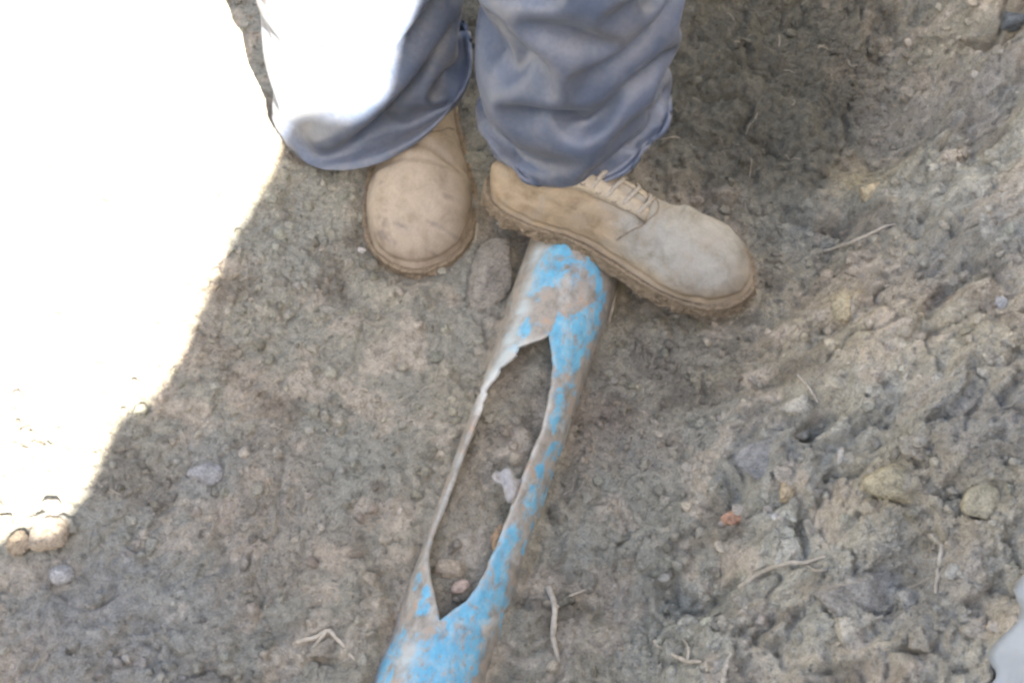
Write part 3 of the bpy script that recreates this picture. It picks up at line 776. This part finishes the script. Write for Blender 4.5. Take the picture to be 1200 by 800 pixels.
def pelvis():
    NA = 128; A = np.linspace(0, 2 * math.pi, NA, endpoint=False); rows = []
    hx = -.04; hy = .26
    for z, rx, ry in ((.76, .05, .05), (.80, .15, .11), (.86, .195, .135), (.93, .19, .135), (1.00, .175, .125), (1.05, .165, .12)):
        rows.append(np.stack([hx + rx * np.cos(A), hy + ry * np.sin(A), np.full(NA, z)], -1))
    return np.array(rows)
def build_trousers():
    V = []; F = []; k = 0
    for rows in (legR, legL, pelvis()):
        nr, na, _ = rows.shape; V.append(rows.reshape(-1, 3)); F.append(grid_faces(na, nr, True) + k); k += nr * na
    V = np.vstack(V) - np.array(person.location)
    me = quick_mesh('trousers', V, np.vstack(F))
    o = link('trousers', me, M_FAB, person)
    s = o.modifiers.new('cloth', 'SOLIDIFY'); s.thickness = .0022; s.offset = -1
    ss = o.modifiers.new('smooth', 'SUBSURF'); ss.levels = ss.render_levels = 1
    o['label'] = 'dusty blue-grey work trousers, rumpled above the boots, one leg catching the sun'
    # hem stitching band on each leg
    for rows in (legR, legL):
        h = rows[0:7]; nr, na, _ = h.shape
        c = h.mean(axis=(0, 1)); d = h - c; d[..., 2] = 0; d /= np.linalg.norm(d, axis=-1)[..., None]
        prof = np.array([.0002] + [.0012] * (nr - 2) + [.0002])[:, None, None]
        hv = (h + d * prof).reshape(-1, 3) - np.array(person.location)
        link('hem', quick_mesh('hem', hv, grid_faces(na, nr, True)), M_FAB, o)
    return o
build_trousers()

# ================================================================== GROUND SHEET
def axis(lo, hi, step, far, n_out):
    core = np.arange(lo, hi + step / 2, step)
    g = np.geomspace(step * 1.5, far, n_out)
    return np.concatenate([lo - g[::-1], core, hi + g])
gx = axis(-.58, .62, .0021, 60, 95); gy = axis(-.45, .68, .0021, 60, 95)
X, Y = np.meshgrid(gx, gy); xf = X.ravel(); yf = Y.ravel()
zf = full_height(xf, yf)
me = quick_mesh('ground', np.stack([xf, yf, zf], 1), grid_faces(len(gx), len(gy)))
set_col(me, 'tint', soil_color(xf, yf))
ground = link('ground', me, M_SOIL); tag(ground, 'dug grey-brown earth of the trench floor and banks', None, None, 'structure')

ZG = zf.reshape(len(gy), len(gx))
def sheet_height(x, y):
    x = np.asarray(x, float); y = np.asarray(y, float)
    i = np.clip(np.searchsorted(gx, x) - 1, 0, len(gx) - 2); j = np.clip(np.searchsorted(gy, y) - 1, 0, len(gy) - 2)
    a = (x - gx[i]) / (gx[i + 1] - gx[i]); b = (y - gy[j]) / (gy[j + 1] - gy[j])
    return (ZG[j, i] * (1 - a) + ZG[j, i + 1] * a) * (1 - b) + (ZG[j + 1, i] * (1 - a) + ZG[j + 1, i + 1] * a) * b
def gz(x, y): return float(sheet_height(x, y))
def land(u, v, lift=0.0):
    z = 0.08
    for _ in range(16):
        p = at(u, v, z); z = .5 * z + .5 * (gz(p[0], p[1]) + lift)
    return at(u, v, z)

# ------------------------------------------------------------------ loose crumbs of soil (uncountable)
def crumbs(name, n, rmin, rmax, power, shape, label):
    iv, iff = shape
    variants = []
    for k in range(10):
        d = iv * (1 + .30 * vn3(iv * 1.5 + 11 * k, 5 + k)[:, None] + .2 * vn3(iv * 3.5 + 7 * k, 25 + k)[:, None])
        for c in range(7):                                   # broken faces
            nn = rng.normal(size=3); nn /= np.linalg.norm(nn); h = d @ nn - rng.uniform(.35, .75)
            d = d - np.clip(h, 0, None)[:, None] * nn
        variants.append(d * rng.uniform(.65, 1.35, 3))
    x = rng.uniform(-.62, .66, n * 3); y = rng.uniform(-.46, .70, n * 3)
    dens = np.clip(.30 + .7 * sstep(-.3, .4, fbm2(x * 7, y * 7, 401, 3)), 0, 1)
    s = (x - PA[0]) * pdir[0] + (y - PA[1]) * pdir[1]; q = (x - PA[0]) * pnor[0] + (y - PA[1]) * pnor[1]
    dens = np.where((np.abs(q) < .056) & ((s < .12) | (s > .36)) & (s > -.13), 0, dens)
    if rmax > .005: dens = dens * (1 - .45 * sstep(.1, .3, x))
    keep = rng.random(len(x)) < dens
    x = x[keep][:n]; y = y[keep][:n]; z = sheet_height(x, y); n = len(x)
    r = rmin + (rmax - rmin) * rng.random(n) ** power
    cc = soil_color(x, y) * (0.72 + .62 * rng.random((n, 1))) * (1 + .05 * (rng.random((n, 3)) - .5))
    V = np.empty((n, len(iv), 3)); rot = rng.random(n) * 6.283
    for i in range(n):
        d = variants[i % 10]; c_, s_ = math.cos(rot[i]), math.sin(rot[i])
        V[i, :, 0] = d[:, 0] * c_ - d[:, 1] * s_; V[i, :, 1] = d[:, 0] * s_ + d[:, 1] * c_; V[i, :, 2] = d[:, 2] * .8
    V *= r[:, None, None]; V[:, :, 0] += x[:, None]; V[:, :, 1] += y[:, None]; V[:, :, 2] += (z + r * .25)[:, None]
    F = (iff[None] + (np.arange(n) * len(iv))[:, None, None]).reshape(-1, 3)
    me = quick_mesh(name, V.reshape(-1, 3), F); set_col(me, 'tint', np.repeat(cc, len(iv), 0))
    o = link(name, me, M_SOIL, None, smooth=False)
    tag(o, label, 'soil', None, 'stuff'); return o
crumbs('soil_crumbs', 8000, .0015, .0080, 4.0, ICO1, 'loose crumbs of grey-brown soil over the trench floor')
crumbs('soil_grit', 42000, .0006, .0023, 1.5, ICO0, 'fine soil grit scattered over the trench')

# ================================================================== SINGLE STONES AND CLODS
def rock_mesh(name, size, seed, tint, cuts=6, rough=.25, var=.12):
    iv, iff = ICO2; r2 = np.random.default_rng(seed)
    d = iv * (1 + rough * vn3(iv * 1.3 + seed * 3.1, seed)[:, None] + rough * .5 * vn3(iv * 3.1 + seed, seed + 5)[:, None] + rough * .3 * vn3(iv * 7 + seed, seed + 9)[:, None])
    for c in range(cuts):
        nn = r2.normal(size=3); nn /= np.linalg.norm(nn); h = d @ nn - r2.uniform(.5, .85)
        d = d - .9 * np.clip(h, 0, None)[:, None] * nn
    d = d * np.array(size) / 2
    me = quick_mesh(name, d, iff)
    k = 1 + var * vn3(iv * 2.5 + seed, seed + 2) + var * .7 * vn3(iv * 6 + seed, seed + 3)
    set_col(me, 'tint', np.array(tint)[None] * k[:, None]); return me
def rock(name, u, v, size, tint, label, cat, seed, rz=0., sink=.3, rx=0., ry=0., cuts=9, rough=.36, group=None, var=.2):
    p = land(u, v)
    o = link(name, rock_mesh(name, size, seed, tint, cuts, rough, var), M_SOIL)
    o.location = (p[0], p[1], gz(p[0], p[1]) + size[2] * (.5 - sink)); o.rotation_euler = (R(rx), R(ry), R(rz))
    return tag(o, label, cat, group)
G = (.27, .25, .225); B_ = (.30, .25, .19); PALE_S = (.52, .49, .45)
rock('soil_slab', 574, 325, (.060, .085, .024), (.25, .225, .19), 'flat grey-brown slab of soil between the two boots, beside the pipe', 'clod', 31, -18, 0, 14, 8, 14, .25)
rock('pebble', 1171, 356, (.016, .012, .010), (.50, .48, .455), 'small white pebble on the right bank near the picture edge', 'pebble', 32, 20)
rock('stone', 986, 361, (.026, .022, .014), (.46, .39, .26), 'small ochre stone on the right bank, up from the boot toe', 'stone', 33, 40, .35)
rock('brick_fragment', 863, 605, (.030, .014, .010), (.46, .27, .18), 'small orange-brown brick fragment low on the right bank', 'brick', 34, 15, .3, cuts=9, rough=.12)
rock('pebble', 846, 613, (.009, .008, .007), (.48, .42, .38), 'tiny pinkish-white pebble beside the brick fragment', 'pebble', 35)
rock('stone', 893, 541, (.055, .042, .018), (.245, .24, .23), 'flat blue-grey stone half buried beside the dark hole', 'stone', 36, 30, .4, cuts=9, rough=.12)
rock('stone', 921, 574, (.022, .018, .012), (.45, .36, .24), 'tan stone just below the flat blue-grey stone', 'stone', 37, 60)
rock('pebble', 985, 535, (.007, .018, .007), (.45, .42, .38), 'slim whitish pebble on end, right of the dark hole', 'pebble', 38, -15)
rock('pebble', 908, 606, (.008, .008, .007), (.60, .58, .56), 'tiny grey-white pebble below the tan stone', 'pebble', 39)
rock('clod', 1050, 570, (.060, .040, .020), (.42, .36, .24), 'ochre clod of clay at the middle of the right bank', 'clod', 40, 10, .45, rough=.35)
rock('clod', 1150, 586, (.040, .028, .018), (.44, .38, .26), 'ochre clod of clay near the right picture edge', 'clod', 41, 20, .45, rough=.35)
rock('clod', 1005, 700, (.075, .050, .036), (.33, .30, .255), 'big lumpy clod with pale left face, lower right bank', 'clod', 42, 25, .4, rough=.4, var=.25)
rock('stone', 74, 675, (.023, .020, .016), (.33, .325, .32), 'round pale grey stone near the left edge of the shade', 'stone', 43, 0, .25, cuts=1, rough=.1)
rock('clod', 26, 640, (.022, .022, .018), (.30, .245, .18), 'round brown clod on the sunlit edge at far left', 'clod', 44, 0, .2, cuts=3)
rock('clod', 60, 628, (.040, .034, .024), (.38, .32, .25), 'large beige clod on the edge of the shade at far left', 'clod', 45, 30, .25, cuts=3, rough=.2)
rock('stone', 242, 556, (.034, .026, .014), (.285, .28, .275), 'flat light grey stone on the left slope', 'stone', 46, 10, .4, cuts=4, rough=.15)
rock('stone', 1186, 28, (.038, .024, .022), (.15, .16, .165), 'dark bluish stone in the top right corner', 'stone', 47, 35, .3)
rock('pebble', 424, 294, (.010, .009, .008), (.58, .55, .52), 'whitish pebble at the left side of the planted boot', 'pebble', 48)
rock('stone', 541, 688, (.022, .015, .012), (.50, .38, .31), 'pinkish stone lying inside the torn pipe', 'stone', 49, 40, .2)
rock('clod', 527, 668, (.034, .024, .020), (.40, .33, .25), 'tan clod at the lower end of the pipe opening', 'clod', 50, 20, .3)
rock('clod', 582, 632, (.012, .034, .014), (.40, .27, .17), 'slim rusty brown clod inside the pipe opening', 'clod', 51, -12, .2)
rock('clod', 1020, 225, (.040, .026, .018), (.45, .37, .24), 'yellowish clod high on the right bank', 'clod', 52, 35, .45, rough=.4)
rock('pebble', 586, 262, (.006, .006, .006), (.80, .77, .72), 'tiny white pebble under the heel of the boot on the pipe', 'pebble', 53)
# further clods one can pick out, each named after what lies nearest
MARKS = [(74, 675, 'the round pale grey stone'), (242, 556, 'the flat light grey stone'), (385, 745, 'the bent straw-like root'), (460, 330, 'the toe of the planted boot'), (500, 640, 'the lower end of the pipe opening'), (560, 450, 'the upper end of the pipe opening'),
         (150, 600, 'the shade edge at far left'), (300, 300, 'the upper shade edge'), (868, 605, 'the brick fragment'), (893, 541, 'the flat blue-grey stone'), (985, 361, 'the small ochre stone'), (1050, 570, 'the ochre clay clod'), (1171, 356, 'the small white pebble'),
         (1005, 700, 'the big lumpy clod'), (920, 662, 'the longest pale root'), (800, 770, 'the forked root'), (650, 730, 'the root beside the pipe'), (860, 340, 'the toe of the boot on the pipe'), (1020, 225, 'the yellowish clod'), (1186, 28, 'the dark bluish stone'),
         (640, 560, 'the torn pipe flake'), (1100, 660, 'the upright yellowish root'), (1150, 586, 'the ochre clod near the right edge')]
used = set()
def clod_field(n, ur, vr, lo, hi, group, seed, where):
    r2 = np.random.default_rng(seed); k = 0; tries = 0
    while k < n and tries < 3000:
        tries += 1
        u = r2.uniform(*ur); v = r2.uniform(*vr)
        if u < 600 and u < 355 - (v - 185) * .78 + 12: continue                   # only in the shade
        p = land(u, v)
        q = (p[0] - PA[0]) * pnor[0] + (p[1] - PA[1]) * pnor[1]
        if abs(q) < .07 or (v < 345 and 400 < u < 900): continue
        f = r2.random() ** 2; sz = lo + (hi - lo) * f; br = r2.uniform(.88, 1.16)
        du, dv, nm = min(((u - a, v - b, c) for a, b, c in MARKS), key=lambda t: t[0] ** 2 + t[1] ** 2)
        if math.hypot(du, dv) > 170: continue
        side = ('right of' if du > 0 else 'left of') if abs(du) > abs(dv) else ('below' if dv > 0 else 'above')
        label = '%s %s soil clod %s %s' % ('tiny' if f < .12 else 'small' if f < .45 else 'larger', 'pale' if br > 1.07 else 'dark' if br < .96 else 'mid-brown', side, nm)
        if label in used: continue
        used.add(label)
        size = (sz * r2.uniform(.8, 1.4), sz * r2.uniform(.7, 1.1), sz * r2.uniform(.5, .8))
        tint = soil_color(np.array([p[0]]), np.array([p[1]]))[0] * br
        o = link('clod', rock_mesh('clod', size, seed * 100 + k, tint, 9, .42, .2), M_SOIL)
        o.location = (p[0], p[1], gz(p[0], p[1]) - size[2] * .14); o.rotation_euler = (r2.uniform(-.3, .3), r2.uniform(-.3, .3), r2.uniform(0, 6.28))
        tag(o, label, 'clod', group); k += 1
clod_field(55, (10, 600), (230, 795), .010, .024, 'loose clods left of the pipe', 5, 0)
clod_field(70, (640, 1190), (360, 795), .010, .030, 'loose clods on the right bank', 6, 1)
clod_field(20, (830, 1190), (10, 330), .010, .030, 'loose clods in the pit behind the boots', 7, 2)

# ------------------------------------------------------------------ roots
m, n, l, b = new_mat('dry_root'); geo = n.new('ShaderNodeNewGeometry').outputs['Position']
l.new(ramp(n, l, noise(n, l, 120, 5, .7, geo), (.3, (.18, .155, .12)), (.55, (.28, .245, .195)), (.75, (.40, .355, .29))), b.inputs['Base Color']); b.inputs['Roughness'].default_value = .9; M_ROOT = m
def root(pts, r0, r1, label, branches=(), name='root', mat=None):
    P = [land(u, v) + np.array([0, 0, lift]) for u, v, lift in pts]
    q = spline(P, 30); q[:, 2] = np.maximum(q[:, 2], sheet_height(q[:, 0], q[:, 1]) - .0005); q[:, 2] -= .0018 * (1 + fbm2(np.arange(30) * .35, np.full(30, pts[0][0] * .1), 17, 2))
    q = q + .0008 * np.stack([fbm2(np.arange(30) * .5, np.full(30, k + .5), 7, 2) for k in range(3)], 1)
    rr = np.linspace(r0, r1, 30) * (1 + .2 * fbm2(np.arange(30) * .6, np.zeros(30), 8, 2))
    v_, f_ = tube(q, rr, 8); o = link(name, quick_mesh(name, v_, f_), mat or M_ROOT)
    for bp in branches:
        P = [land(u, v) + np.array([0, 0, lf]) for u, v, lf in bp]; qq = spline(P, 12); qq[:, 2] = np.maximum(qq[:, 2], sheet_height(qq[:, 0], qq[:, 1]))
        v_, f_ = tube(qq, np.linspace(r1 * 1.2, r1 * .6, 12), 6); link('rootlet', quick_mesh('rootlet', v_, f_), M_ROOT, o)
    return tag(o, label, 'root', 'roots sticking out of the soil')
root([(868, 687, .002), (890, 672, .005), (920, 662, .006), (945, 660, .005), (968, 652, .002)], .0026, .0012, 'longest pale root, lying nearly level on the lower right bank', [[(940, 660, .005), (955, 670, .003), (970, 668, .001)]])
root([(768, 752, .003), (785, 766, .006), (805, 776, .006), (822, 776, .003)], .0026, .0014, 'short pale forked root near the bottom edge right of the pipe', [[(805, 776, .005), (806, 762, .006), (800, 750, .004)]])
root([(846, 806, .003), (849, 785, .007), (856, 768, .006)], .0028, .0016, 'pale root stub rising from the bottom edge, right of the forked root')
root([(350, 752, .003), (372, 748, .008), (385, 742, .010), (398, 752, .006), (415, 772, .002)], .0024, .0014, 'bent pale straw-like root at the bottom, left of the pipe', [[(385, 742, .009), (368, 760, .005), (356, 775, .002)]])
root([(643, 690, .004), (650, 715, .008), (648, 745, .006), (655, 775, .002)], .0034, .0018, 'brown root running down beside the pipe, lower right of it', [[(650, 715, .006), (668, 700, .004), (690, 690, .002)]])
root([(1107, 610, .001), (1103, 640, .003), (1099, 670, .003), (1097, 695, .001)], .0022, .0014, 'upright yellowish root on the right bank, next to the big clod')
root([(935, 440, .002), (948, 458, .006), (958, 472, .003)], .0016, .0010, 'short thin root above the dark hole')
root([(965, 295, .002), (1000, 285, .006), (1030, 270, .004), (1050, 262, .001)], .0020, .0010, 'thin pale root across the upper right bank')
root([(722, 338, .003), (718, 360, .006), (714, 378, .002)], .0014, .0010, 'thin root hanging beside the pipe under the boot sole')
# uncountable fine rootlets
def fibres(nf):
    VV = []; FF = []; k = 0
    for i in range(nf):
        x = rng.uniform(-.55, .6); y = rng.uniform(-.42, .5)
        q_ = (x - PA[0]) * pnor[0] + (y - PA[1]) * pnor[1]
        if abs(q_) < .058: continue
        a = rng.uniform(0, 6.28); L = rng.uniform(.008, .035); P = []
        for j in range(6):
            a += rng.normal() * .35; x += math.cos(a) * L / 6; y += math.sin(a) * L / 6; P.append((x, y, 0))
        P = np.array(P); P[:, 2] = sheet_height(P[:, 0], P[:, 1]) + .0012
        v_, f_ = tube(P, np.linspace(.0006, .0003, 6), 4); VV.append(v_); FF.append(f_ + k); k += len(v_)
    o = link('fine_rootlets', quick_mesh('fine_rootlets', np.vstack(VV), np.vstack(FF)), M_ROOT); tag(o, 'hair-fine rootlets scattered in the soil', 'rootlets', None, 'stuff')
fibres(420)

# ------------------------------------------------------------------ pale sheet at the lower right edge
def sheet():
    m, n, l, b = new_mat('pale_plastic_sheet'); oc = n.new('ShaderNodeTexCoord').outputs['Object']
    l.new(ramp(n, l, noise(n, l, 30, 5, .6, oc), (.3, (.21, .225, .235)), (.7, (.26, .275, .285))), b.inputs['Base Color']); b.inputs['Roughness'].default_value = .45
    edge_w = spline([land(u, v) for u, v in ((1197, 650), (1188, 700), (1174, 750), (1156, 800), (1145, 850))], 50)
    p0 = edge_w[25].copy(); nu = 40; nv = 50
    V = np.array([[edge_w[j, 0] + .16 * (i / (nu - 1)) + .004 * math.sin(j * .4), edge_w[j, 1] - .03 * (i / (nu - 1)), 0] for j in range(nv) for i in range(nu)])
    hm = np.tile(1 - np.abs(2 * np.arange(nu) / (nu - 1) - 1) ** 3, nv)
    V[:, 2] = sheet_height(V[:, 0], V[:, 1]) * .5 + coarse_height(V[:, 0], V[:, 1]) * .5 + .006 + .014 * hm + .010 * fbm2(V[:, 0] * 22, V[:, 1] * 14, 501, 3)
    o = link('plastic_sheet', quick_mesh('plastic_sheet', V - p0, grid_faces(nu, nv)), m); o.location = p0
    s_ = o.modifiers.new('t', 'SOLIDIFY'); s_.thickness = .0012
    tag(o, 'crumpled pale blue-grey sheet on the bank at the lower right edge', 'sheet')
sheet()
